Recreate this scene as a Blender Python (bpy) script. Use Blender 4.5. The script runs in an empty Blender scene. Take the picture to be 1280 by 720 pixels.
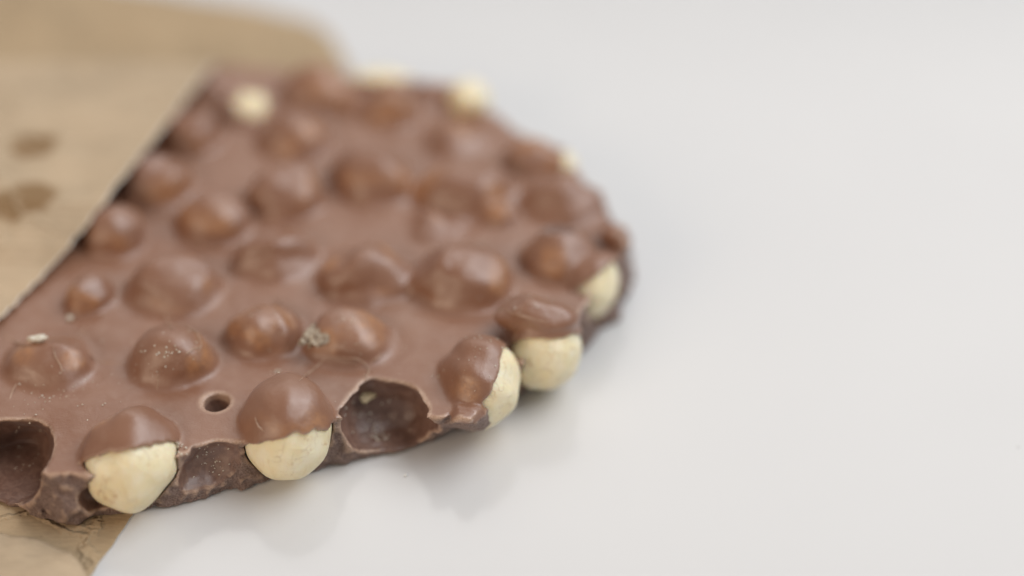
import bpy, math, random
import numpy as np
from mathutils import Vector, Matrix

random.seed(7)
RNG = np.random.default_rng(11)
S = 0.001                                   # everything is laid out in millimetres
col = bpy.context.scene.collection
sc = bpy.context.scene

# ---------------------------------------------------------------- camera
PITCH = math.radians(40)
DIST = 370.0
LENS = 85.0
FPX = LENS / 36.0 * 1280
CAM = np.array([0, -DIST * math.cos(PITCH), DIST * math.sin(PITCH)])
RIGHT = np.array([1.0, 0, 0])
UP = np.array([0, math.sin(PITCH), math.cos(PITCH)])
FWD = np.array([0, math.cos(PITCH), -math.sin(PITCH)])

def at(px, py, z=0.0):
    """photo pixel -> point (mm) on the horizontal plane at height z"""
    d = FWD + RIGHT * ((px - 640) / FPX) - UP * ((py - 360) / FPX)
    t = (z - CAM[2]) / d[2]
    return CAM + d * t

def ppm(p):
    """photo pixels per millimetre at a point"""
    return FPX / float(np.dot(np.asarray(p) - CAM, FWD))

cam = bpy.data.cameras.new('camera')
cam.lens = LENS
cam.sensor_width = 36
cam.clip_start = 0.01
cam.clip_end = 20
cam.dof.use_dof = True
foc = at(360, 530, 9)
cam.dof.focus_distance = float(np.dot(foc - CAM, FWD)) * S
cam.dof.aperture_fstop = 3.5
cam.dof.aperture_blades = 0
co = bpy.data.objects.new('camera', cam)
co.location = Vector(CAM * S)
co.rotation_euler = (math.pi / 2 - PITCH, 0, 0)
col.objects.link(co)
sc.camera = co

# ---------------------------------------------------------------- world and lamps
w = bpy.data.worlds.new('World')
sc.world = w
w.use_nodes = True
bg = w.node_tree.nodes['Background']
bg.inputs[0].default_value = (1.0, 0.985, 0.97, 1)
bg.inputs[1].default_value = 0.25

def area(name, loc, target, sx, sy, power, color):
    l = bpy.data.lights.new(name, 'AREA')
    l.shape = 'RECTANGLE'
    l.size, l.size_y = sx, sy
    l.energy = power
    l.color = color
    o = bpy.data.objects.new(name, l)
    o.location = loc
    o.rotation_euler = (Vector(target) - Vector(loc)).to_track_quat('-Z', 'Y').to_euler()
    col.objects.link(o)
    return o

area('window_light', (0.72, 0.24, 1.05), (0, 0, 0), 1.25, 0.95, 15.0, (0.94, 0.97, 1.0))
area('rear_window_light', (0.05, 1.1, 0.98), (0, 0, 0), 1.3, 0.5, 3.6, (1.0, 0.945, 0.90))
area('room_lamp', (-0.75, -0.80, 0.50), (0, 0, 0), 0.7, 0.6, 5.0, (1.0, 0.77, 0.56))

sc.view_settings.view_transform = 'Standard'
sc.view_settings.look = 'None'
sc.view_settings.exposure = 0.06
sc.view_settings.gamma = 1.0
sc.view_settings.use_curve_mapping = False
sc.cycles.max_bounces = 10
sc.cycles.diffuse_bounces = 6

# ---------------------------------------------------------------- materials
class NT:
    def __init__(self, name):
        self.m = bpy.data.materials.new(name)
        self.m.use_nodes = True
        self.t = self.m.node_tree
        self.b = self.t.nodes['Principled BSDF']
        g = self.n('ShaderNodeNewGeometry')
        mp = self.n('ShaderNodeVectorMath', operation='SCALE')
        mp.inputs['Scale'].default_value = 1000.0
        self.l(g.outputs['Position'], mp.inputs[0])
        self.pos = mp.outputs[0]            # position in millimetres
    def n(self, typ, **kw):
        x = self.t.nodes.new(typ)
        for k, v in kw.items():
            setattr(x, k, v)
        return x
    def l(self, a, b):
        self.t.links.new(a, b)
    def val(self, v):
        x = self.n('ShaderNodeValue'); x.outputs[0].default_value = v
        return x.outputs[0]
    def noise(self, scale, detail=3, rough=0.55, vec=None, dist=0.0):
        x = self.n('ShaderNodeTexNoise')
        x.inputs['Scale'].default_value = scale
        x.inputs['Detail'].default_value = detail
        x.inputs['Roughness'].default_value = rough
        x.inputs['Distortion'].default_value = dist
        self.l(vec or self.pos, x.inputs['Vector'])
        return x.outputs['Fac']
    def voronoi(self, scale, vec=None, feature='F1'):
        x = self.n('ShaderNodeTexVoronoi', feature=feature)
        x.inputs['Scale'].default_value = scale
        self.l(vec or self.pos, x.inputs['Vector'])
        return x.outputs['Distance']
    def ramp(self, fac, a, b, lo=0.0, hi=1.0):
        x = self.n('ShaderNodeMapRange', interpolation_type='SMOOTHSTEP')
        for i, v in ((1, a), (2, b), (3, lo), (4, hi)):
            x.inputs[i].default_value = v
        self.l(fac, x.inputs[0])
        return x.outputs[0]
    def mix(self, fac, a, b):
        x = self.n('ShaderNodeMix', data_type='RGBA')
        for s, v in ((0, fac), (6, a), (7, b)):
            if isinstance(v, (tuple, list)):
                x.inputs[s].default_value = (*v, 1)
            elif isinstance(v, float):
                x.inputs[s].default_value = v
            else:
                self.l(v, x.inputs[s])
        return x.outputs[2]
    def math(self, op, a, b=0.0, clamp=False):
        x = self.n('ShaderNodeMath', operation=op, use_clamp=clamp)
        for s, v in ((0, a), (1, b)):
            if isinstance(v, float):
                x.inputs[s].default_value = v
            else:
                self.l(v, x.inputs[s])
        return x.outputs[0]
    def attr(self, name):
        return self.n('ShaderNodeAttribute', attribute_name=name).outputs['Fac']
    def bump(self, h, dist_mm, prev=None):
        x = self.n('ShaderNodeBump')
        x.inputs['Strength'].default_value = 1.0
        x.inputs['Distance'].default_value = dist_mm * S
        self.l(h, x.inputs['Height'])
        if prev: self.l(prev, x.inputs['Normal'])
        return x.outputs[0]
    def out(self, color=None, rough=None, normal=None, **kw):
        for k, v in (('Base Color', color), ('Roughness', rough), ('Normal', normal)):
            if v is None: continue
            if isinstance(v, tuple): self.b.inputs[k].default_value = (*v, 1)
            elif isinstance(v, float): self.b.inputs[k].default_value = v
            else: self.l(v, self.b.inputs[k])
        for k, v in kw.items():
            self.b.inputs[k.replace('_', ' ')].default_value = v
        return self.m

def mat_chocolate():
    k = NT('milk_chocolate')
    big = k.noise(0.09, 2)
    mid = k.noise(0.55, 3)
    fine = k.noise(4.0, 4, 0.65)
    grain = k.noise(9.0, 2, 0.7)
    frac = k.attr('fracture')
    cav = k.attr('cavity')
    rim = k.attr('rim')
    skin = k.mix(k.ramp(big, 0.3, 0.7), (0.242, 0.105, 0.054), (0.272, 0.127, 0.070))
    skin = k.mix(k.ramp(mid, 0.45, 0.75, 0, 0.5), skin, (0.30, 0.155, 0.095))
    # cocoa-butter specks on the skin
    sp = k.ramp(k.voronoi(1.3), 0.05, 0.09, 1.0, 0.0)
    sp = k.math('MULTIPLY', sp, k.ramp(k.noise(0.25, 2), 0.52, 0.62))
    skin = k.mix(k.math('MULTIPLY', sp, 0.45), skin, (0.45, 0.31, 0.22))
    # thin coating over the nuts shows tan
    skin = k.mix(k.math('MULTIPLY', k.attr('thin'), k.ramp(k.noise(0.9, 4, 0.65), 0.35, 0.65, 0.25, 0.8)), skin, (0.43, 0.195, 0.075))
    # scuffs and bloom
    mp = k.n('ShaderNodeMapping'); mp.inputs['Rotation'].default_value = (0, 0, 0.5); mp.inputs['Scale'].default_value = (0.25, 3.0, 1.0)
    k.l(k.pos, mp.inputs['Vector'])
    scf = k.ramp(k.noise(1.0, 4, 0.7, vec=mp.outputs[0], dist=0.6), 0.60, 0.74)
    scf = k.math('MULTIPLY', scf, k.ramp(k.noise(0.12, 3), 0.45, 0.65))
    skin = k.mix(k.math('MULTIPLY', scf, 0.28), skin, (0.46, 0.33, 0.26))
    hz = k.ramp(k.noise(0.2, 5, 0.7, dist=0.8), 0.55, 0.75, 0.0, 0.22)
    skin = k.mix(hz, skin, (0.40, 0.27, 0.21))
    dots = k.ramp(k.voronoi(2.2), 0.07, 0.12, 1.0, 0.0)
    dots = k.math('MULTIPLY', dots, k.ramp(k.noise(0.3, 3), 0.56, 0.64))
    skin = k.mix(k.math('MULTIPLY', dots, 0.5), skin, (0.62, 0.50, 0.42))
    # broken faces: crumbly, dusted with paler grains
    br = k.mix(k.ramp(fine, 0.35, 0.7), (0.16, 0.085, 0.061), (0.37, 0.245, 0.195))
    br = k.mix(k.ramp(grain, 0.6, 0.75, 0, 0.6), br, (0.50, 0.39, 0.33))
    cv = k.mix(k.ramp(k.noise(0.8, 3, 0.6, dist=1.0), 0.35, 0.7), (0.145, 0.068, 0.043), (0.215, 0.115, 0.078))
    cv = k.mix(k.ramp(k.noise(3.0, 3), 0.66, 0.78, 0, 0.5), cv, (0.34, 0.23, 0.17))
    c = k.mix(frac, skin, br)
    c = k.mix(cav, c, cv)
    c = k.mix(k.math('MULTIPLY', rim, k.ramp(fine, 0.3, 0.6, 0.35, 0.95)), c, (0.52, 0.34, 0.235))
    r = k.ramp(k.noise(0.35, 3), 0.3, 0.7, 0.35, 0.48)
    r = k.math('ADD', r, k.math('MULTIPLY', scf, 0.12))
    r = k.math('ADD', r, k.math('MULTIPLY', frac, 0.3))
    r = k.math('ADD', r, k.math('MULTIPLY', cav, 0.06), clamp=True)
    fh = k.math('MULTIPLY', k.math('ADD', k.math('MULTIPLY', frac, 0.9), 0.05), fine)
    n = k.bump(k.noise(0.5, 3), 0.10)
    n = k.bump(fh, 0.5, n)
    return k.out(c, r, n, IOR=1.5, Specular_IOR_Level=0.95, Sheen_Weight=0.10, Sheen_Roughness=0.5, Sheen_Tint=(0.95, 0.92, 1.0, 1))

def mat_nut():
    k = NT('blanched_hazelnut')
    tc = k.n('ShaderNodeTexCoord')
    a = k.noise(0.35, 3)
    mp = k.n('ShaderNodeMapping')
    mp.inputs['Scale'].default_value = (1.2, 1.2, 0.25)
    k.l(k.pos, mp.inputs['Vector'])
    s = k.noise(0.9, 3, 0.6, vec=mp.outputs[0])
    c = k.mix(k.ramp(a, 0.35, 0.7), (0.88, 0.76, 0.49), (0.92, 0.83, 0.61))
    c = k.mix(k.ramp(s, 0.55, 0.85, 0, 0.45), c, (0.66, 0.48, 0.24))
    vein = k.ramp(k.math('ABSOLUTE', k.math('SUBTRACT', k.noise(0.28, 2, dist=1.2), 0.5)), 0.0, 0.018, 1.0, 0.0)
    vein = k.math('MULTIPLY', vein, k.ramp(k.noise(0.2, 2), 0.45, 0.6))
    c = k.mix(k.math('MULTIPLY', vein, 0.22), c, (0.36, 0.20, 0.09))
    sp = k.ramp(k.noise(0.42, 5, 0.68), 0.57, 0.72, 0, 0.6)
    c = k.mix(sp, c, (0.56, 0.34, 0.15))
    n = k.bump(k.noise(0.8, 4), 0.2)
    n = k.bump(vein, 0.05, n)
    return k.out(c, 0.42, n, Subsurface_Weight=0.25, Subsurface_Radius=(1.0, 0.6, 0.25), Subsurface_Scale=0.0012, IOR=1.45)

def mat_paper(name, base, stains=()):
    k = NT(name)
    mp = k.n('ShaderNodeMapping')
    mp.inputs['Rotation'].default_value = (0, 0, 0.9)
    mp.inputs['Scale'].default_value = (0.35, 2.2, 1)
    k.l(k.pos, mp.inputs['Vector'])
    fib = k.noise(1.0, 4, 0.65, vec=mp.outputs[0])
    cloud = k.noise(0.07, 4, 0.6)
    c = k.mix(k.ramp(cloud, 0.3, 0.7), tuple(v * 0.86 for v in base), tuple(min(1, v * 1.12) for v in base))
    c = k.mix(k.ramp(fib, 0.35, 0.75, 0, 0.55), c, tuple(min(1, v * 1.3) for v in base))
    c = k.mix(k.ramp(k.noise(1.5, 3), 0.62, 0.75, 0, 0.45), c, tuple(v * 0.55 for v in base))
    wob = k.n('ShaderNodeVectorMath', operation='ADD')
    nz = k.n('ShaderNodeTexNoise'); nz.inputs['Scale'].default_value = 0.3; nz.inputs['Detail'].default_value = 3
    k.l(k.pos, nz.inputs['Vector'])
    sc_ = k.n('ShaderNodeVectorMath', operation='SCALE'); sc_.inputs['Scale'].default_value = 4.0
    k.l(nz.outputs['Color'], sc_.inputs[0])
    k.l(k.pos, wob.inputs[0]); k.l(sc_.outputs[0], wob.inputs[1])
    for (p, rx, ry, ang) in stains:
        m = k.n('ShaderNodeMapping', vector_type='TEXTURE')
        m.inputs['Location'].default_value = (p[0] + 2.0, p[1] + 2.0, 0)
        m.inputs['Rotation'].default_value = (0, 0, ang)
        m.inputs['Scale'].default_value = (rx, ry, 1e6)
        k.l(wob.outputs[0], m.inputs['Vector'])
        ln = k.n('ShaderNodeVectorMath', operation='LENGTH')
        k.l(m.outputs[0], ln.inputs[0])
        c = k.mix(k.ramp(ln.outputs['Value'], 0.75, 1.15, 0.9, 0.0), c, (0.235, 0.135, 0.056))
    n = k.bump(k.noise(0.16, 4, 0.5), 0.6)
    cr = k.ramp(k.voronoi(0.055, vec=wob.outputs[0], feature='DISTANCE_TO_EDGE'), 0.0, 0.035, 1.0, 0.0)
    cr = k.math('MULTIPLY', cr, k.ramp(k.noise(0.05, 2), 0.42, 0.6))
    n = k.bump(cr, 0.35, n)
    c = k.mix(k.math('MULTIPLY', cr, 0.3), c, tuple(min(1, v * 1.5) for v in base))
    n = k.bump(fib, 0.03, n)
    return k.out(c, 0.72, n, IOR=1.4)

def mat_plain(name, c1, c2, scale, rough, bump=0.0, **kw):
    k = NT(name)
    f = k.noise(scale, 4, 0.6)
    c = k.mix(k.ramp(f, 0.35, 0.68), c1, c2)
    return k.out(c, rough, k.bump(f, bump) if bump else None, **kw)

def mat_table():
    k = NT('white_lacquered_table')
    f = k.noise(0.012, 3)
    c = k.mix(k.ramp(f, 0.3, 0.7), (0.64, 0.637, 0.637), (0.665, 0.661, 0.658))
    # a few fine grey specks of dirt
    v = k.ramp(k.voronoi(0.06), 0.012, 0.02, 1.0, 0.0)
    c = k.mix(k.math('MULTIPLY', v, 0.35), c, (0.4, 0.38, 0.36))
    r = k.ramp(k.noise(0.05, 4), 0.3, 0.7, 0.13, 0.17)
    return k.out(c, r, k.bump(k.noise(0.08, 2), 0.02), IOR=1.5)

# ---------------------------------------------------------------- helpers
def mesh_obj(name, verts, faces, mat, parent=None, normals=None, attrs=None, smooth=True):
    """verts in mm (n,3), faces: array (n,4) / (n,3) or list of tuples"""
    me = bpy.data.meshes.new(name)
    v = np.asarray(verts, dtype=np.float32) * S
    if isinstance(faces, np.ndarray):
        nv = faces.shape[1]
        me.vertices.add(len(v)); me.vertices.foreach_set('co', v.ravel())
        me.loops.add(faces.size); me.loops.foreach_set('vertex_index', faces.astype(np.int32).ravel())
        me.polygons.add(len(faces))
        me.polygons.foreach_set('loop_start', np.arange(0, faces.size, nv, dtype=np.int32))
        me.update(calc_edges=True)
    else:
        me.from_pydata([tuple(p) for p in v], [], faces)
    me.validate()
    me.polygons.foreach_set('use_smooth', np.full(len(me.polygons), smooth))
    if attrs:
        for k_, a in attrs.items():
            at_ = me.attributes.new(k_, 'FLOAT', 'POINT')
            at_.data.foreach_set('value', np.asarray(a, dtype=np.float32))
    me.materials.append(mat)
    if normals is not None:
        me.normals_split_custom_set_from_vertices([tuple(n) for n in normals])
    me.update()
    o = bpy.data.objects.new(name, me)
    col.objects.link(o)
    if parent: o.parent = parent
    return o

def thing(name, label, cat, loc=(0, 0, 0), group=None):
    o = bpy.data.objects.new(name, None)
    o.empty_display_size = 0.01
    col.objects.link(o)
    tag(o, label, cat, group)
    return o

def tag(o, label, cat, group=None):
    o['label'] = label; o['category'] = cat
    if group: o['group'] = group

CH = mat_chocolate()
NUT = mat_nut()

# ---------------------------------------------------------------- table
TABLE = mat_table()
tb = mesh_obj('tabletop', [(-900, -600, 0), (900, -600, 0), (900, 700, 0), (-900, 700, 0),
                           (-900, -600, -25), (900, -600, -25), (900, 700, -25), (-900, 700, -25)],
              [(0, 1, 2, 3), (7, 6, 5, 4), (0, 4, 5, 1), (1, 5, 6, 2), (2, 6, 7, 3), (3, 7, 4, 0)], TABLE, smooth=False)
tb['kind'] = 'structure'

# ---------------------------------------------------------------- nut shapes
T = 9.0          # level of the slab's skin between the nuts
B0 = 0.30        # underside of the slab (lies on the paper)

class Nut:
    """lumpy ellipsoid: centre, axes (rows), semi-axes, radial noise, a few flattened facets"""
    def __init__(self, c, axes, semi, seed, lump=0.035, facets=2, flat=0.9):
        self.c = np.asarray(c, float); self.A = np.asarray(axes, float); self.semi = np.asarray(semi, float)
        r = np.random.default_rng(seed)
        self.k = r.normal(size=(7, 3)) * r.uniform(1.2, 3.4, size=(7, 1))
        self.ph = r.uniform(0, 6.28, 7)
        self.am = r.uniform(-1, 1, 7) * lump
        self.fn = []
        self.tip = False
        for i in range(facets):
            n = r.normal(size=3); n[2] = abs(n[2]) + 0.2; n /= np.linalg.norm(n)
            self.fn.append((n, r.uniform(flat - 0.04, flat + 0.06)))
    def rad(self, d):
        r = 1.0 + sum(a * np.sin(d @ k + p) for k, p, a in zip(self.k, self.ph, self.am))
        if self.tip:
            ph = np.arctan2(d[..., 1], d[..., 0])
            r = r + 0.10 * np.exp(-((1 + d[..., 2]) / 0.10)) + 0.010 * np.sin(9 * ph + 2 * d[..., 2]) * np.sqrt(np.clip(1 - d[..., 2] ** 2, 0, 1))
        for n, h in self.fn:
            q = h / np.maximum(d @ n, 1e-3)
            kk = 0.17                                   # smooth minimum
            t = np.clip(0.5 + 0.5 * (q - r) / kk, 0, 1)
            r = q * (1 - t) + r * t - kk * t * (1 - t)
        return r
    def sdf(self, P):
        q = ((P - self.c) @ self.A.T) / self.semi
        L = np.linalg.norm(q, axis=-1) + 1e-6
        d = q / L[..., None]
        R = self.rad(d)
        w_ = np.linalg.norm(d * self.semi, axis=-1)
        return (L - R) * w_
    def mesh(self, sub=4, shrink=0.0):
        import bmesh
        bm = bmesh.new(); bmesh.ops.create_icosphere(bm, subdivisions=sub, radius=1)
        d = np.array([v.co[:] for v in bm.verts]); d /= np.linalg.norm(d, axis=1)[:, None]
        f = np.array([[v.index for v in fc.verts] for fc in bm.faces]); bm.free()
        return (d * (self.rad(d) - shrink)[:, None] * self.semi) @ self.A + self.c, f

def covered(px, py, hw, hh, ang=0.0, ratio=1.0, seed=0, facets=2, flat=0.9, lump=0.055, dmin=-0.6, top=T):
    """nut wholly under the chocolate skin; pixel box of its bump gives place and size"""
    s = ppm(at(px, py, top))
    hh = hh * 1.02
    a = hw / s
    b = a * ratio; c = min(a * 0.98, 6.2)
    sp, cp = math.sin(PITCH), math.cos(PITCH)
    R = math.sqrt((sp * b) ** 2 + (cp * c) ** 2)
    delta = (sp * b * 0.97 + R - 2 * hh / s) / cp
    delta = min(max(delta, dmin), c * 0.72)
    topy = R - cp * delta
    mid = (topy - sp * b * 0.97) / 2          # screen offset of box middle above the base point (mm)
    p = at(px, py + mid * s, top)
    p[2] = top - delta
    ca, sa = math.cos(math.radians(ang)), math.sin(math.radians(ang))
    return Nut(p, [(ca, sa, 0), (-sa, ca, 0), (0, 0, 1)], (a, b, c), seed, lump, facets, flat)

def exposed(px, py, a, b, z, ang=0.0, depth=6.2, seed=0, facets=1, flat=0.93, lump=0.03):
    """bare nut at the break: silhouette ellipse (pixels) at height z"""
    p = at(px, py, z); s = ppm(p)
    ca, sa = math.cos(math.radians(ang)), math.sin(math.radians(ang))
    return Nut(p, [RIGHT * ca + UP * sa, -RIGHT * sa + UP * ca, -FWD], (a / s, b / s, depth), seed, lump, facets, flat)

COV = [  # px, py, half width, half height, angle, ratio, facets, flat
    (62, 453, 58, 35, 10, 0.92, 2, 0.86), (215, 441, 50, 38, 40, 0.95, 2, 0.88),
    (331, 410, 46, 32, 0, 0.90, 1, 0.92), (437, 424, 57, 32, -8, 0.80, 1, 0.92),
    (219, 357, 55, 37, 5, 0.88, 3, 0.84), (112, 367, 31, 28, 60, 0.80, 3, 0.82),
    (145, 289, 41, 37, 80, 0.95, 2, 0.88), (345, 316, 52, 31, 8, 0.80, 2, 0.90),
    (456, 340, 57, 35, -5, 0.82, 1, 0.90), (578, 347, 64, 41, 6, 0.84, 2, 0.88),
    (700, 316, 48, 34, -20, 0.90, 3, 0.85), (700, 249, 54, 31, -5, 0.80, 2, 0.86),
    (584, 238, 62, 38, -14, 0.85, 3, 0.82), (545, 285, 42, 20, 0, 0.90, 1, 0.90),
    (466, 219, 50, 35, -15, 0.90, 1, 0.92), (358, 240, 49, 34, 10, 0.85, 3, 0.85),
    (266, 272, 47, 32, -6, 0.88, 2, 0.86), (196, 228, 48, 34, 10, 0.92, 2, 0.88),
    (236, 166, 42, 30, -10, 0.90, 2, 0.88), (369, 171, 47, 31, 6, 0.88, 2, 0.90),
    (395, 110, 46, 29, 0, 0.88, 2, 0.88), (491, 138, 38, 27, 0, 0.95, 1, 0.92),
    (440, 130, 32, 20, 0, 0.95, 1, 0.92), (665, 197, 36, 25, 0, 0.90, 2, 0.88),
    (566, 178, 46, 22, 0, 0.90, 2, 0.86), (540, 120, 36, 20, 0, 0.90, 1, 0.9),
    (628, 272, 20, 14, 0, 0.95, 1, 0.9), (262, 108, 34, 20, 0, 0.95, 2, 0.88),
]
NUTS = [covered(*c[:6], seed=100 + i, facets=c[6], flat=min(c[7] + 0.05, 0.95)) for i, c in enumerate(COV)]

def line_cut(nut, p0, p1, side_px, off=0.0):
    """cut of the coating along an image line through the nut's depth; side_px lies on the bare side"""
    z = nut.c
    depth = float(np.dot(z - CAM, FWD))
    def P(q): return CAM + (FWD + RIGHT * ((q[0] - 640) / FPX) - UP * ((q[1] - 360) / FPX)) * depth
    a, b, s_ = P(p0), P(p1), P(side_px)
    t = (b - a) / np.linalg.norm(b - a)
    n = (s_ - a) - t * np.dot(s_ - a, t); n /= np.linalg.norm(n)
    return a, n

EXP = []   # nut, cut point, cut normal, coat thickness
def add_exp(nut, p0, p1, side, coat=0.5, tilt=0.0):
    a, n = line_cut(nut, p0, p1, side)
    n = n + FWD * tilt; n = n / np.linalg.norm(n)
    nut.tip = True
    EXP.append((nut, a, n, coat))
add_exp(exposed(164, 573, 57, 63, 7.4, 15, 6.4, 301, 3, 0.86, 0.05), (108, 574), (224, 548), (165, 640), coat=0.6)
add_exp(exposed(359, 536, 56, 65, 7.4, 0, 6.6, 302, 0, 0.94, 0.012), (303, 549), (415, 526), (360, 600), tilt=0.12)
add_exp(exposed(598, 481, 51, 57, 7.4, -12, 6.4, 303), (633, 424), (597, 535), (660, 490))
add_exp(exposed(682, 435, 45, 52, 7.2, -8, 6.2, 304, 2, 0.92), (636, 428), (730, 416), (680, 480), coat=0.6)
add_exp(exposed(739, 361, 33, 44, 6.4, -30, 5.6, 305), (712, 370), (770, 326), (760, 385), coat=1.0)
nF = -FWD * 0.8 + UP * 0.45 + RIGHT * 0.1; nF = nF / np.linalg.norm(nF)
cF = at(313, 128, T + 2.6) - nF * 5.0
EXP.append((Nut(cF, np.eye(3), (5.0, 5.0, 5.0), 306, 0.03, 0), cF + nF * 4.55, nF, 0.5))
add_exp(exposed(586, 126, 27, 26, 9.0, 0, 5.2, 307), (566, 96), (572, 150), (620, 120), tilt=-0.3)
add_exp(exposed(478, 112, 46, 26, 7.5, 0, 5.2, 308), (430, 103), (530, 103), (478, 90))
add_exp(exposed(694, 208, 26, 22, 7.6, 0, 4.6, 309), (702, 190), (702, 230), (720, 208))

# ---------------------------------------------------------------- the slab as a distance field
top_px = [(-170, 545), (-60, 575), (0, 585), (60, 592), (110, 596), (165, 588), (225, 572), (290, 551), (350, 545), (420, 524),
          (480, 528), (545, 522), (578, 516), (606, 500), (640, 470), (668, 440), (700, 418), (728, 392), (755, 348), (783, 312), (781, 288),
          (757, 268), (745, 240), (715, 206), (680, 184), (640, 156), (600, 132), (560, 106), (500, 100), (440, 98),
          (380, 86), (320, 84), (265, 82), (200, 80), (60, 90), (-200, 150)]
bot_px = [(-170, 600), (-60, 612), (0, 628), (45, 648), (82, 656), (160, 641), (250, 626), (330, 602), (420, 582), (500, 564),
          (545, 547), (590, 528), (640, 500), (690, 462), (736, 430), (772, 398), (793, 350), (786, 318), (765, 296),
          (735, 262), (690, 232), (640, 205), (590, 178), (520, 152), (440, 148), (380, 138), (320, 134), (265, 132), (200, 132), (60, 140), (-200, 205)]
top_xy = np.array([at(x, y, T)[:2] for x, y in top_px])
bot_xy = np.array([at(x, y, B0)[:2] for x, y in bot_px])

H = 0.31
lo = np.array([min(top_xy[:, 0].min(), bot_xy[:, 0].min()) - 1.2, min(top_xy[:, 1].min(), bot_xy[:, 1].min()) - 4.0, -0.6])
lo[0] = at(-110, 300, T)[0] - 4
hi = np.array([max(top_xy[:, 0].max(), bot_xy[:, 0].max()) + 6, max(top_xy[:, 1].max(), bot_xy[:, 1].max()) + 6, 18.2])
N = np.ceil((hi - lo) / H).astype(int)
X = (lo[0] + H * np.arange(N[0])).astype(np.float32)
Y = (lo[1] + H * np.arange(N[1])).astype(np.float32)
Z = (lo[2] + H * np.arange(N[2])).astype(np.float32)

def poly_sdf(poly):
    gx, gy = np.meshgrid(X, Y, indexing='ij')
    best = np.full(gx.shape, 1e9, np.float32); ins = np.zeros(gx.shape, bool)
    for i in range(len(poly)):
        a = poly[i]; b = poly[(i + 1) % len(poly)]
        e = b - a
        wx, wy = gx - a[0], gy - a[1]
        t = np.clip((wx * e[0] + wy * e[1]) / (e @ e), 0, 1)
        best = np.minimum(best, (wx - e[0] * t) ** 2 + (wy - e[1] * t) ** 2)
        c = ((a[1] <= gy) != (b[1] <= gy))
        if abs(e[1]) > 1e-9:
            c &= gx < a[0] + (gy - a[1]) / e[1] * e[0]
        ins ^= c
    d = np.sqrt(best)
    return np.where(ins, -d, d).astype(np.float32)

def lattice(shape_axes, scale, seed):
    """smooth value noise (-1..1) on the grid axes"""
    r = np.random.default_rng(seed)
    idx = []
    for ax in shape_axes:
        u = (ax - ax[0]) / scale
        i = u.astype(int); f = u - i; f = f * f * (3 - 2 * f)
        idx.append((i, f.astype(np.float32)))
    L = r.uniform(-1, 1, [int(i.max()) + 2 for i, f in idx]).astype(np.float32)
    out = L
    for a, (i, f) in enumerate(idx):
        sh = [1] * out.ndim; sh[a] = -1
        f_ = f.reshape(sh)
        out = np.take(out, i, axis=a) * (1 - f_) + np.take(out, i + 1, axis=a) * f_
    return out

d_top2 = poly_sdf(top_xy); d_bot2 = poly_sdf(bot_xy)
tz = np.clip((Z - B0) / (T - B0), 0, 1.25)[None, None, :]
n1 = lattice((X, Y, Z), 3.4, 1); n2 = lattice((X, Y, Z), 1.3, 2); n3 = lattice((X, Y, Z), 0.7, 3)
side = d_bot2[..., None] * (1 - tz) + d_top2[..., None] * tz
side = side + 0.6 * n1 + 0.48 * n2 + 0.32 * n3
# skin level with soft undulation
lev = T + 0.35 * lattice((X, Y), 14.0, 5) + 0.14 * lattice((X, Y), 5.0, 6) + 0.04 * lattice((X, Y), 2.2, 8)
# a shallow moat where the skin sagged round each nut
gx, gy = np.meshgrid(X, Y, indexing='ij')
for nt in NUTS:
    q = np.stack([gx - nt.c[0], gy - nt.c[1]], -1) @ nt.A[:2, :2].T / nt.semi[:2]
    L = np.sqrt((q ** 2).sum(-1))
    lev = lev - 0.20 * np.exp(-((L - 1.10) / 0.22) ** 2)
ztop = (Z[None, None, :] - lev[..., None]).astype(np.float32)
def smax(a, b, k):
    h = np.clip(0.5 - 0.5 * (b - a) / k, 0, 1)
    return b * (1 - h) + a * h + k * h * (1 - h)
def smin(a, b, k):
    return -smax(-a, -b, k)
D = smax(ztop, side, 0.35)

def block(c, r):
    s_ = []
    for ax, v in zip((X, Y, Z), c):
        i0 = int(np.clip(np.searchsorted(ax, v - r), 0, len(ax))); i1 = int(np.clip(np.searchsorted(ax, v + r), 0, len(ax)))
        s_.append(slice(i0, i1))
    return tuple(s_)
def pts(b):
    g = np.meshgrid(X[b[0]], Y[b[1]], Z[b[2]], indexing='ij')
    return np.stack(g, -1).astype(np.float64)

OWN = np.full(D.shape, -1, np.int16)         # which nut a voxel's skin belongs to
COATD = np.full(D.shape, 9.0, np.float32)
def claim(b, dn, idx, lim):
    m = (dn < lim) & (dn < COATD[b])
    OWN[b][m] = idx; COATD[b][m] = dn[m]

for i, nt in enumerate(NUTS):
    b = block(nt.c, nt.semi.max() + 4)
    P = pts(b); dn = nt.sdf(P).astype(np.float32) + 0.22 * n1[b] + 0.09 * n2[b]
    # keep the bumps of edge nuts ragged outside the broken outline
    D[b] = smin(D[b], dn, 1.1 + 1.2 * ((i * 37) % 10) / 10)
    claim(b, dn, i, 0.55)

CUT = np.zeros(D.shape, np.float32)
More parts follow.
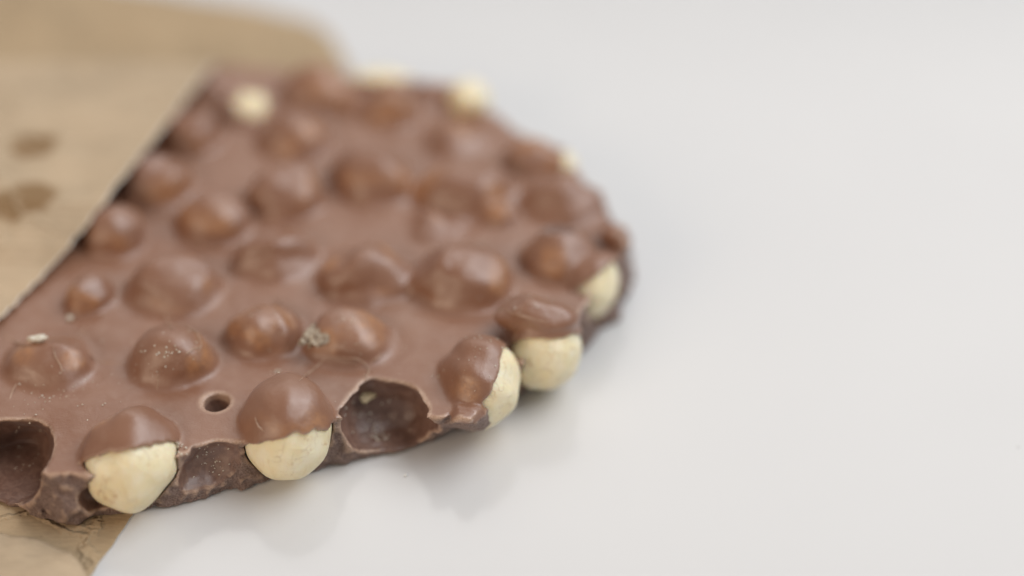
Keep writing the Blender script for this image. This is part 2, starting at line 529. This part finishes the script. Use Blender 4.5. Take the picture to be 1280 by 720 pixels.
# the thick chip of coating that overhangs one bare nut
chip = exposed(671, 397, 55, 27, 12.2, -6, 4.6, 510, 4, 0.80, 0.05)
b = block(chip.c, chip.semi.max() + 4)
dc = chip.sdf(pts(b)).astype(np.float32) + 0.15 * n1[b] + 0.10 * n2[b]
D[b] = smin(D[b], dc, 0.5); claim(b, dc, 103, 0.4)
for j, (nt, a, n, coat) in enumerate(EXP):
    b = block(nt.c, nt.semi.max() + 4)
    P = pts(b); dn = nt.sdf(P).astype(np.float32)
    cut = ((P - a) @ n).astype(np.float32) + 0.5 * n2[b] + 0.5 * n1[b]
    cf = smax(dn - coat - 0.12 * n1[b], cut, 0.25)
    low = smax(cf, -(P[..., 2].astype(np.float32) - 1.0), 0.3)
    D[b] = smin(D[b], low, 0.6)
    CUT[b] = np.where(dn < 2, np.maximum(CUT[b], np.exp(-(cut / 0.45) ** 2)), CUT[b])
    claim(b, np.where(cut < 0.2, dn - coat, 9).astype(np.float32), 100 + j, 0.45)
for j, (nt, a, n, coat) in enumerate(EXP):
    b = block(nt.c, nt.semi.max() + 4)
    P = pts(b); dn = nt.sdf(P).astype(np.float32)
    # nothing but the slab below it hides the bare face of the nut
    cut = ((P - a) @ n).astype(np.float32) + 0.5 * n2[b] + 0.5 * n1[b]
    shell = np.maximum(dn - 0.2, -cut - 0.1)
    D[b] = np.maximum(D[b], -shell) if j in (0, 1, 2, 3, 4) else D[b]
    D[b] = np.maximum(D[b], -(dn + 0.12))

# lumps of chocolate left at the break
for (px, py, a_, b_, z_, dep, sd) in [(584, 519, 34, 20, 6.4, 5.4, 501), (768, 293, 16, 15, 10.5, 3.0, 502), (778, 306, 10, 10, 9.5, 2.0, 503),
                                      (92, 622, 30, 34, 3.6, 4.0, 504), (724, 400, 12, 14, 6.0, 3.0, 505)]:
    nt = exposed(px, py, a_, b_, z_, 0, dep, sd, 3, 0.82, 0.08)
    b = block(nt.c, nt.semi.max() + 4)
    D[b] = smin(D[b], nt.sdf(pts(b)).astype(np.float32) + 0.25 * n2[b] + 0.2 * n3[b], 0.6)

def on_skin(px, py):
    """point of the slab's surface behind a photo pixel"""
    d = FWD + RIGHT * ((px - 640) / FPX) - UP * ((py - 360) / FPX)
    t = (18 - CAM[2]) / d[2] + np.arange(0, 32, 0.05)
    Q = CAM + d * t[:, None]
    i = np.rint((Q - lo) / H).astype(int)
    ok = ((i >= 0) & (i < N)).all(1)
    i = np.clip(i, 0, N - 1)
    hit = ok & (D[i[:, 0], i[:, 1], i[:, 2]] < 0.02)
    q = Q[np.argmax(hit)] if hit.any() else at(px, py, 0)
    return q + FWD * 0.02

# hollows that fallen nuts left at the break, and one burst air bubble
CAVD = np.full(D.shape, 9.0, np.float32)
def hollow(nut, grow=0.0):
    b = block(nut.c, nut.semi.max() + 4)
    dn = nut.sdf(pts(b)).astype(np.float32) - grow + 0.28 * n1[b] + 0.22 * n2[b] + 0.08 * n3[b]
    dn = np.maximum(dn, (1.1 - Z[b[2]])[None, None, :])
    D[b] = smax(D[b], -dn, 0.22)
    CAVD[b] = np.minimum(CAVD[b], np.abs(dn))
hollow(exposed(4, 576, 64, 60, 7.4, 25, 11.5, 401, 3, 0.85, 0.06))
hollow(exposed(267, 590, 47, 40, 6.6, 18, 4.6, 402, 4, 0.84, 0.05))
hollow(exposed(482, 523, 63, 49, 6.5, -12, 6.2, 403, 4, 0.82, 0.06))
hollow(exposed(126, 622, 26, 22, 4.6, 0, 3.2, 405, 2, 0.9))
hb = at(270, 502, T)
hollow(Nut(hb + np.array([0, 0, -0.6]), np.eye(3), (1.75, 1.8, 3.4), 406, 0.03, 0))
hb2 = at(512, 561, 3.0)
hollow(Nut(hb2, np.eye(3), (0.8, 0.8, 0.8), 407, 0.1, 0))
# the dark slit under the nut at the right-hand rim
sl = on_skin(697, 280)
hollow(Nut(sl, np.eye(3), (3.5, 1.7, 1.1), 408, 0.1, 0))
# underside and the far left end
D = np.maximum(D, (B0 - Z)[None, None, :].astype(np.float32))
D = np.maximum(D, (X[0] + 1.0 - X)[:, None, None])
D[0] = D[-1] = 1; D[:, 0] = D[:, -1] = 1; D[:, :, 0] = D[:, :, -1] = 1

def surface_nets(D):
    s = D < 0
    nx, ny, nz = D.shape
    c = np.zeros((nx - 1, ny - 1, nz - 1), np.uint8)
    for dx in (0, 1):
        for dy in (0, 1):
            for dz in (0, 1):
                c += s[dx:nx - 1 + dx, dy:ny - 1 + dy, dz:nz - 1 + dz]
    act = (c > 0) & (c < 8)
    I = np.argwhere(act)
    vid = np.full(act.shape, -1, np.int32); vid[act] = np.arange(len(I))
    acc = np.zeros((len(I), 3)); cnt = np.zeros(len(I))
    for ax in range(3):
        o1, o2 = [a for a in range(3) if a != ax]
        for u in (0, 1):
            for v in (0, 1):
                p = I.copy(); p[:, o1] += u; p[:, o2] += v
                q = p.copy(); q[:, ax] += 1
                a = D[p[:, 0], p[:, 1], p[:, 2]].astype(np.float64); b = D[q[:, 0], q[:, 1], q[:, 2]].astype(np.float64)
                m = (a < 0) != (b < 0)
                t = a[m] / (a[m] - b[m])
                pos = p[m].astype(float); pos[:, ax] += t
                acc[m] += pos; cnt[m] += 1
    V = acc / cnt[:, None]
    F = []
    for ax in range(3):
        o1, o2 = [(1, 2), (2, 0), (0, 1)][ax]
        sl1 = [slice(None)] * 3; sl1[ax] = slice(0, -1)
        sl2 = [slice(None)] * 3; sl2[ax] = slice(1, None)
        a, b = s[tuple(sl1)], s[tuple(sl2)]
        E = np.argwhere(a != b)
        E = E[(E[:, o1] > 0) & (E[:, o2] > 0) & (E[:, o1] < act.shape[o1]) & (E[:, o2] < act.shape[o2])]
        ins = s[E[:, 0], E[:, 1], E[:, 2]]
        def vi(du, dv):
            q = E.copy(); q[:, o1] -= du; q[:, o2] -= dv
            return vid[q[:, 0], q[:, 1], q[:, 2]]
        quad = np.stack([vi(1, 1), vi(0, 1), vi(0, 0), vi(1, 0)], 1)
        quad[~ins] = quad[~ins][:, ::-1]
        F.append(quad)
    return V, np.concatenate(F), I

# ---- mesh it
V, F, I = surface_nets(D)
F = F[(F >= 0).all(1)]
W = V * H + lo

# the larger piece only (loose specks go)
def components(F, n):
    lab = np.arange(n)
    e = np.concatenate([F[:, [0, 1]], F[:, [1, 2]], F[:, [2, 3]]])
    while True:
        m = np.minimum(lab[e[:, 0]], lab[e[:, 1]])
        new = lab.copy()
        np.minimum.at(new, e[:, 0], m); np.minimum.at(new, e[:, 1], m)
        new = new[new]
        if (new == lab).all(): return lab
        lab = new
lab = components(F, len(W))
keep = lab == np.bincount(lab).argmax()
F = F[keep[F[:, 0]]]

# normals
fn = np.cross(W[F[:, 2]] - W[F[:, 0]], W[F[:, 3]] - W[F[:, 1]])
VN = np.zeros_like(W)
for c_ in range(4):
    for ax in range(3):
        VN[:, ax] += np.bincount(F[:, c_], fn[:, ax], len(W))
VN /= np.linalg.norm(VN, axis=1)[:, None] + 1e-12

# where the skin is broken, hollow or a thin edge
def sample(G):
    i = np.clip(np.rint(V).astype(int), 0, np.array(G.shape) - 1)
    return G[i[:, 0], i[:, 1], i[:, 2]]
def sample_lin(G):
    i = np.clip(V.astype(int), 0, np.array(G.shape) - 2); f = V - i
    o = 0
    for a in (0, 1):
        for b in (0, 1):
            for c in (0, 1):
                wt = (f[:, 0] if a else 1 - f[:, 0]) * (f[:, 1] if b else 1 - f[:, 1]) * (f[:, 2] if c else 1 - f[:, 2])
                o = o + G[i[:, 0] + a, i[:, 1] + b, i[:, 2] + c] * wt
    return o
def boxblur(G, r):
    for ax in range(3):
        c = np.cumsum(G, axis=ax, dtype=np.float64)
        n = G.shape[ax]
        i1 = np.clip(np.arange(n) + r, 0, n - 1); i0 = np.clip(np.arange(n) - r - 1, 0, n - 1)
        sh = [1, 1, 1]; sh[ax] = -1
        G = ((np.take(c, i1, ax) - np.take(c, i0, ax)) / (i1 - i0).reshape(sh)).astype(np.float32)
    return G
def sst(x, a, b):
    t = np.clip((x - a) / (b - a), 0, 1); return t * t * (3 - 2 * t)
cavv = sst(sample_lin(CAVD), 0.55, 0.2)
sidev = sample_lin(side.astype(np.float32))
ztv = sample_lin(ztop)
own_v = sample(OWN)
ownm = own_v >= 0
fracv = sst(sidev, -0.75, -0.2) * sst(ztv, -0.15, -0.6) * (1 - cavv) * np.where(ownm & (W[:, 2] > T * 0.75), 0.0, 1.0)
occ = boxblur(np.clip(D, -0.6, 0.6), 2)
conv = sample_lin(occ)
zone = np.maximum(sst(sidev, -1.6, -0.6), sst(sample_lin(CAVD), 1.5, 0.6))
rimv = sst(conv, 0.07, 0.17) * zone * (W[:, 2] > 1.2)
cutv = np.clip(sample_lin(CUT), 0, 1)
rimv = np.where(own_v >= 100, sst(cutv, 0.5, 1.0) * 0.6, np.where(ownm, rimv * 0.3, rimv))
hr = np.hypot(W[:, 0] - hb[0], W[:, 1] - hb[1])          # pale ring round the burst bubble
rimv = np.maximum(rimv, sst(hr, 2.75, 2.15) * sst(hr, 1.5, 1.7) * (W[:, 2] > T - 1.2) * 0.9)
del occ
n5 = lattice((X, Y, Z), 4.2, 15)
thinv = sst(ztv, 0.5, 1.6) * sst(ztv, 5.0, 3.2) * sst(sample_lin(n5), 0.05, 0.5) * ownm
del n5

slab = thing('hazelnut_chocolate', 'broken slab of milk chocolate full of whole hazelnuts, half inside the paper bag', 'chocolate')

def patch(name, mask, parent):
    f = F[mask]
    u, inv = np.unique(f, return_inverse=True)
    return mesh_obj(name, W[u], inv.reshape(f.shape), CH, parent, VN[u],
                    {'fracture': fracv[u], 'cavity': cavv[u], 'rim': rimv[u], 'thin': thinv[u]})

# the skin belongs to a nut's bump where it rises above the level of the slab
cen = W[F].mean(1)
rise = ztv[F].mean(1)
fown = own_v[F]
fo = np.where((fown == fown[:, :1]).all(1), fown[:, 0], -1)
fo = np.where((rise > 0.45) | (fo >= 100), fo, -1)
body = patch('chocolate_body', fo < 0, slab)
for i in range(len(NUTS)):
    m = fo == i
    if m.sum() > 60:
        patch('coated_hazelnut', m, slab)
for j, (nt, a, n, coat) in enumerate(EXP):
    v, f = nt.mesh(5 if j < 5 else 4)
    h = mesh_obj('hazelnut', v, f, NUT, slab)
    m = fo == 100 + j
    if m.sum() > 60:
        patch('coating', m, h)

# height of the skin, for things that lie on it
HT = np.zeros(D.shape[:2], np.float32)
zi = D.shape[2] - 1 - np.argmax((D < 0)[:, :, ::-1], axis=2)
zc = np.clip(zi, 0, len(Z) - 2)
d0 = np.take_along_axis(D, zc[..., None], 2)[..., 0]; d1 = np.take_along_axis(D, zc[..., None] + 1, 2)[..., 0]
HT = np.where((D < 0).any(2), Z[zc] + H * np.clip(d0 / (d0 - d1 + 1e-9), 0, 1), 0)
def skin(x, y):
    u = np.clip((x - X[0]) / H, 0, len(X) - 2); v_ = np.clip((y - Y[0]) / H, 0, len(Y) - 2)
    i, j = int(u), int(v_); f, g = u - i, v_ - j
    return float(HT[i, j] * (1 - f) * (1 - g) + HT[i + 1, j] * f * (1 - g) + HT[i, j + 1] * (1 - f) * g + HT[i + 1, j + 1] * f * g)
# ---------------------------------------------------------------- fine threads and cracks on the skin
THREAD = mat_plain('pale_chocolate_thread', (0.38, 0.23, 0.15), (0.55, 0.38, 0.28), 0.8, 0.45)
def tube(name, P, r, mat, parent):
    P = np.asarray(P); n = len(P); vs = []; fs = []
    for i in range(n):
        t = P[min(i + 1, n - 1)] - P[max(i - 1, 0)]; t = t / (np.linalg.norm(t) + 1e-9)
        a = np.cross(t, (0, 0, 1.0)); a = a / (np.linalg.norm(a) + 1e-9); b = np.cross(a, t)
        rr = r * (0.35 + 0.65 * math.sin(math.pi * (i + 0.5) / n))
        for k in range(5):
            an = 2 * math.pi * k / 5
            vs.append(P[i] + (a * math.cos(an) + b * math.sin(an)) * rr)
    for i in range(n - 1):
        for k in range(5):
            fs.append((i * 5 + k, i * 5 + (k + 1) % 5, (i + 1) * 5 + (k + 1) % 5, (i + 1) * 5 + k))
    return mesh_obj(name, vs, fs, mat, parent)
for line in [
    [(2, 414), (12, 424), (26, 431), (34, 433)], [(66, 432), (69, 446), (76, 458), (80, 474)],
    [(113, 446), (124, 453), (142, 456), (160, 455)], [(232, 407), (246, 416), (252, 432), (246, 444)],
    [(251, 434), (240, 437), (230, 446)], [(407, 447), (398, 457), (384, 468), (372, 478)],
    [(404, 447), (424, 447), (446, 449), (458, 456), (461, 470)], [(460, 455), (472, 448), (478, 440)],
    [(206, 392), (210, 402), (216, 414)], [(340, 372), (352, 380), (366, 384), (376, 398)],
    [(96, 422), (104, 414), (112, 402)], [(12, 500), (16, 488), (22, 478)],
    [(455, 478), (460, 468), (463, 460)], [(612, 300), (600, 306), (584, 308)],
    [(640, 425), (646, 418), (652, 408)], [(626, 384), (640, 392), (662, 398), (690, 405)],
    [(196, 488), (198, 476), (197, 466)], [(330, 540), (322, 532), (318, 520)],
]:
    pp = []
    for (a, b) in zip(line[:-1], line[1:]):
        for t in np.linspace(0, 1, 6, endpoint=False):
            p = on_skin(a[0] + (b[0] - a[0]) * t, a[1] + (b[1] - a[1]) * t)
            pp.append(p)
    pp = np.array(pp)
    pp[1:-1] = (pp[:-2] + pp[1:-1] * 2 + pp[2:]) / 4
    pp[:, 2] += 0.07
    tube('chocolate_thread', pp, 0.115, THREAD, slab)

# ---------------------------------------------------------------- paper bag
st = [(at(40, 180, 15), 3.5, 3.7, 0.3), (at(26, 249, 15), 5.6, 3.5, 0.5)]
KRAFT = mat_paper('kraft_paper', (0.47, 0.355, 0.235), st)
KRAFT2 = mat_paper('kraft_paper_inside', (0.42, 0.305, 0.185))
EDGE = mat_plain('torn_paper_edge', (0.66, 0.60, 0.53), (0.80, 0.76, 0.70), 2.0, 0.8)

bag = thing('paper_bag', 'open brown kraft paper bag with two grease stains, holding the chocolate slab', 'paper bag')

def sheet(name, grid, mat, thick=0.14, parent=bag, fray=False):
    """grid (nu,nv,3) of points -> closed thin sheet; its rim carries the torn edge"""
    nu, nv = grid.shape[:2]
    g = grid.reshape(-1, 3)
    du = np.gradient(grid, axis=0); dv = np.gradient(grid, axis=1)
    nn = np.cross(du, dv).reshape(-1, 3); nn /= np.linalg.norm(nn, axis=1)[:, None] + 1e-9
    if nn[:, 2].mean() < 0: nn = -nn; flip = True
    else: flip = False
    vs = np.concatenate([g, g - nn * thick])
    off = nu * nv
    i, j = np.meshgrid(np.arange(nu - 1), np.arange(nv - 1), indexing='ij')
    a = (i * nv + j).ravel(); b = ((i + 1) * nv + j).ravel(); c = ((i + 1) * nv + j + 1).ravel(); d = (i * nv + j + 1).ravel()
    q = np.stack([a, b, c, d], 1)
    if flip: q = q[:, ::-1]
    ring = [k * nv for k in range(nu)] + [(nu - 1) * nv + k for k in range(1, nv)] + [k * nv + nv - 1 for k in range(nu - 2, -1, -1)] + [k for k in range(nv - 2, 0, -1)]
    ring = np.array(ring); nx_ = np.roll(ring, -1)
    e = np.stack([ring, ring + off, nx_ + off, nx_], 1)
    if flip: e = e[:, ::-1]
    e = e[:, ::-1] if False else e
    F_ = np.concatenate([q, q[:, ::-1] + off, e])
    o = mesh_obj(name, vs, F_, mat, parent)
    o.data.materials.append(EDGE)
    mi = np.zeros(len(o.data.polygons), np.int32); mi[2 * len(q):] = 1
    if fray: mi[:len(q)][j.ravel() == 0] = 1
    if len(o.data.polygons) == len(F_):
        o.data.polygons.foreach_set('material_index', mi)
        sm = np.ones(len(F_), bool); sm[2 * len(q):] = False
        o.data.polygons.foreach_set('use_smooth', sm)
    return o

def polyline(P, n):
    P = np.asarray(P, float)
    L = np.concatenate([[0], np.cumsum(np.linalg.norm(np.diff(P, axis=0), axis=1))])
    t = np.linspace(0, L[-1], n)
    return np.stack([np.interp(t, L, P[:, k]) for k in range(3)], 1)

def wrinkle(x, y, seed, scale, amp):
    r = np.random.default_rng(seed)
    z = np.zeros_like(x)
    for _ in range(9):
        a = r.uniform(0, 6.28); f = r.uniform(0.5, 1.6) / scale
        z += np.abs(np.sin((x * math.cos(a) + y * math.sin(a)) * f + r.uniform(0, 6.28))) * r.uniform(0.2, 1)
    return (z / 9 - 0.35) * amp

# mouth edge of the upper sheet (pixel, height)
mp_ = []
for (a, b) in [(268, 80), (254, 97), (240, 114), (218, 141), (197, 168), (174, 197), (150, 226), (129, 254), (108, 281), (87, 307), (66, 332), (48, 350), (30, 368), (-4, 402)]:
    z_ = max(on_skin(a + u_, b + v_)[2] for u_ in (-4, 0, 4) for v_ in (-4, 0, 4))
    mp_.append((a, b, min(max(z_, T + 0.4), 14.5)))
zs = np.array([m[2] for m in mp_])
for _ in range(3):
    zp = np.pad(zs, 1, mode='edge'); zs = np.maximum(zs, (zp[:-2] + zp[2:]) / 2)
mouth = [at(a, b, z_ + 0.45) for (a, b, _), z_ in zip(mp_, zs)] + [at(-70, 470, 11.5), at(-160, 560, 12)]
NU, NV = 420, 120
me_ = polyline(mouth, NU)
# serrated, slightly ragged cut
rg = np.interp(np.arange(NU), np.arange(0, NU, 4), RNG.uniform(-1, 1, len(np.arange(0, NU, 4)))) * 0.22 + (np.arange(NU) % 6 < 3) * 0.16
mdir = (me_[-1] - me_[0]); mdir[2] = 0; mdir /= np.linalg.norm(mdir)
out = np.array([-mdir[1], mdir[0], 0]);
if out[0] < 0: out = -out
me_ = me_ + out * rg[:, None]
far_l = at(-420, 82, mouth[0][2]) - at(268, 80, mouth[0][2])
vv = np.concatenate([[0, 0.0022], np.linspace(0.008, 1, NV - 2)])
G = me_[:, None, :] + far_l[None, None, :] * vv[None, :, None]
wob = wrinkle(G[..., 0], G[..., 1], 21, 9.0, 3.2) * np.clip(vv * 6, 0, 1)[None, :]
G[..., 2] = G[..., 2] + wob + 0.9 * np.clip(vv * 5, 0, 1)[None, :]
clear = np.array([skin(x, y) for x, y in G[::3, ::2, :2].reshape(-1, 2)]).reshape(G[::3, ::2].shape[:2])
clear = np.repeat(np.repeat(clear, 3, 0)[:NU], 2, 1)[:, :NV] + 0.35
for _ in range(3):
    cp_ = np.pad(clear, 2, mode='edge')
    clear = np.maximum(clear, (cp_[:-4, 2:-2] + cp_[4:, 2:-2] + cp_[2:-2, :-4] + cp_[2:-2, 4:]) / 4)
G[..., 2] = np.maximum(G[..., 2], np.where(np.arange(NV)[None, :] > 3, clear, 0))
sheet('upper_sheet', G, KRAFT, thick=0.18, fray=True)

# side gusset falling from the far fold to the table
fold = G[0, :, :].copy()
a0, a1 = at(282, 128, 0.9), at(-420, 150, 0.9)
base = a0[None, :] + (a1 - a0)[None, :] * vv[:, None]
tt = np.linspace(0.0, 1, 30)
GG = fold[None] * (1 - tt)[:, None, None] + base[None] * tt[:, None, None]
GG[..., 2] = fold[None, :, 2] + (0.9 - fold[None, :, 2]) * (tt ** 0.75)[:, None]
GG[..., 2] += 0.0 + wrinkle(GG[..., 0], GG[..., 1], 33, 7.0, 1.0) * np.sin(np.pi * tt)[:, None]
GG[0, :, 2] -= 0.0
sheet('side_gusset', GG, KRAFT)

# lower sheet, flat on the table and running under the slab
redge = [at(386, 25, 0.22), at(414, 44, 0.22), at(440, 92, 0.22), at(420, 200, 0.22), at(300, 430, 0.22), at(166, 643, 0.22), at(140, 682, 0.22), at(108, 726, 0.22), at(60, 800, 0.22)]
RE = polyline(redge, 260)
RE[:, 0] += np.interp(np.arange(260), np.arange(0, 260, 3), RNG.uniform(-1, 1, 87)) * 0.16
ledge = polyline([at(-420, -110, 0.22), at(-420, 820, 0.22)], 260)
vl = np.concatenate([[0, 0.002], np.linspace(0.006, 1, 60)])
GL = RE[:, None, :] * (1 - vl)[None, :, None] + ledge[:, None, :] * vl[None, :, None]
fm = np.clip((GL[..., 1] - at(300, 128, 0)[1]) / 9, 0, 1) * np.clip(vl * 12, 0, 1)[None, :]
GL[..., 2] += fm * (0.5 + np.clip(wrinkle(GL[..., 0], GL[..., 1], 9, 8.0, 3.0), -0.45, 3))
sheet('lower_sheet', GL, KRAFT2)

# near flap, curled up a little beside the slab
fe = polyline([at(-60, 668, 0.5), at(0, 667, 0.7), at(42, 672, 0.9), at(78, 687, 1.3), at(96, 698, 1.7), at(108, 716, 1.6), at(112, 740, 1.4), at(110, 790, 1.3)], 120)
fe[:, 0] += np.interp(np.arange(120), np.arange(0, 120, 5), RNG.uniform(-1, 1, 24)) * 0.25
fe[:, 1] += np.interp(np.arange(120), np.arange(0, 120, 5), RNG.uniform(-1, 1, 24)) * 0.25
ctr = at(-60, 800, 4.0)
vf = np.linspace(0, 1, 40)
GF = fe[:, None, :] * (1 - vf)[None, :, None] + ctr[None, None, :] * vf[None, :, None]
GF[..., 2] += np.sin(np.pi * vf)[None, :] * 1.6 + wrinkle(GF[..., 0], GF[..., 1], 5, 6.0, 0.8) * np.clip(vf * 5, 0, 1)[None, :]
sheet('flap', GF, KRAFT, thick=0.2)

# ---------------------------------------------------------------- crumbs
def lump_mesh(sub, semi, seed, rough=0.25):
    import bmesh
    bm = bmesh.new(); bmesh.ops.create_icosphere(bm, subdivisions=sub, radius=1)
    r = np.random.default_rng(seed)
    d = np.array([v.co[:] for v in bm.verts]); f = [[v.index for v in fc.verts] for fc in bm.faces]; bm.free()
    k = r.normal(size=(6, 3)) * 2.6; ph = r.uniform(0, 6.3, 6)
    rad = 1 + sum(np.sin(d @ k[i] + ph[i]) for i in range(6)) * rough / 2 + r.uniform(-1, 1, len(d)) * rough * 0.35
    return d * rad[:, None] * np.asarray(semi), f

FLAKE = mat_plain('hazelnut_skin', (0.20, 0.13, 0.08), (0.52, 0.43, 0.32), 1.6, 0.75, 0.3)
PALE = mat_plain('pale_crumb', (0.62, 0.54, 0.42), (0.80, 0.75, 0.66), 1.2, 0.7, 0.2)
def crumb(name, px, py, semi, mat, seed, label, cat, z=None, rot=0.0, sub=3, rough=0.3, group=None):
    p = on_skin(px, py) if z is None else at(px, py, z)
    v, f = lump_mesh(sub, semi, seed, rough)
    c, s_ = math.cos(rot), math.sin(rot)
    v = v @ np.array([[c, s_, 0], [-s_, c, 0], [0, 0, 1]])
    v[:, 2] += -v[:, 2].min() * 0.8
    o = mesh_obj(name, v + p, f, mat, smooth=False)
    tag(o, label, cat, group)
    return o
crumb('skin_flake', 392, 426, (1.0, 1.6, 0.55), FLAKE, 3, 'curled grey-brown flake of nut skin against a coated hazelnut', 'flake', rot=-0.4, sub=3, rough=0.6)
crumb('nut_chip', 47, 427, (1.2, 0.45, 0.45), PALE, 4, 'long pale nut chip behind the coated hazelnut near the paper mouth', 'crumb', rot=0.15)
crumb('nut_chip', 88, 400, (0.35, 0.6, 0.4), PALE, 6, 'tiny upright pale chip on bare chocolate below the small ridged bump', 'crumb')
crumb('nut_chip', 461, 497, (0.75, 1.15, 0.5), mat_plain('nut_skin_chip', (0.42, 0.32, 0.18), (0.60, 0.48, 0.30), 1.0, 0.6, 0.2), 9,
      'tan nut chip stuck inside the widest hollow of the broken edge', 'crumb', rot=-0.6)
crumb('white_crumb', 507, 595, (0.22, 0.22, 0.18), PALE, 12, 'single white crumb on the bare table before the chocolate', 'crumb', z=0.0, sub=2)
bpy.data.objects['white_crumb'].data.materials[0] = mat_plain('white_sugar_crumb', (0.9, 0.89, 0.87), (0.95, 0.94, 0.92), 2.0, 0.4)

# dust of sugar and nut on the skin: nobody could count it
vs, fs = [], []
DR = np.random.default_rng(77)
def speck(p, r):
    b = len(vs)
    k = DR.normal(size=(6, 3)) * 0.25
    for q, e in zip([(1, 0, 0), (-1, 0, 0), (0, 1, 0), (0, -1, 0), (0, 0, 1), (0, 0, -1)], k):
        vs.append(p + (np.array(q) + e) * r)
    for t in [(0, 2, 4), (2, 1, 4), (1, 3, 4), (3, 0, 4), (2, 0, 5), (1, 2, 5), (3, 1, 5), (0, 3, 5)]:
        fs.append(tuple(b + i for i in t))
for (cx, cy, sx, sy, n, r0, r1) in [
    (205, 446, 24, 16, 22, .06, .16), (60, 500, 40, 25, 26, .05, .12), (120, 480, 60, 30, 24, .05, .12), (345, 464, 6, 3, 10, .06, .12),
    (430, 400, 22, 6, 14, .05, .12), (440, 427, 25, 12, 16, .04, .09), (500, 470, 70, 40, 26, .05, .11), (600, 440, 40, 22, 18, .05, .11),
    (660, 385, 35, 15, 26, .05, .11), (265, 575, 28, 18, 26, .05, .16), (470, 520, 35, 25, 34, .05, .16), (30, 560, 25, 30, 20, .05, .12),
    (330, 400, 130, 60, 36, .05, .12), (150, 400, 90, 50, 24, .05, .12), (640, 352, 30, 14, 6, .08, .14), (225, 560, 8, 6, 8, .1, .2), (475, 545, 14, 8, 22, .07, .2)]:
    for _ in range(int(n * 1.6)):
        p = on_skin(DR.normal(cx, sx * 0.6), DR.normal(cy, sy * 0.6))
        if p[2] > 1: speck(p, DR.uniform(r0, r1) * 1.25)
for _ in range(40):
    p = at(DR.uniform(90, 700), DR.uniform(560, 700), 0.0)
    if skin(p[0], p[1]) == 0 and p[0] > at(200, 640, 0)[0]: speck(p + np.array([0, 0, 0.05]), DR.uniform(.03, .06))
du_ = mesh_obj('crumb_dust', vs, fs, PALE, smooth=False)
tag(du_, 'fine pale crumb dust scattered over the chocolate skin', 'crumbs')
du_['kind'] = 'stuff'
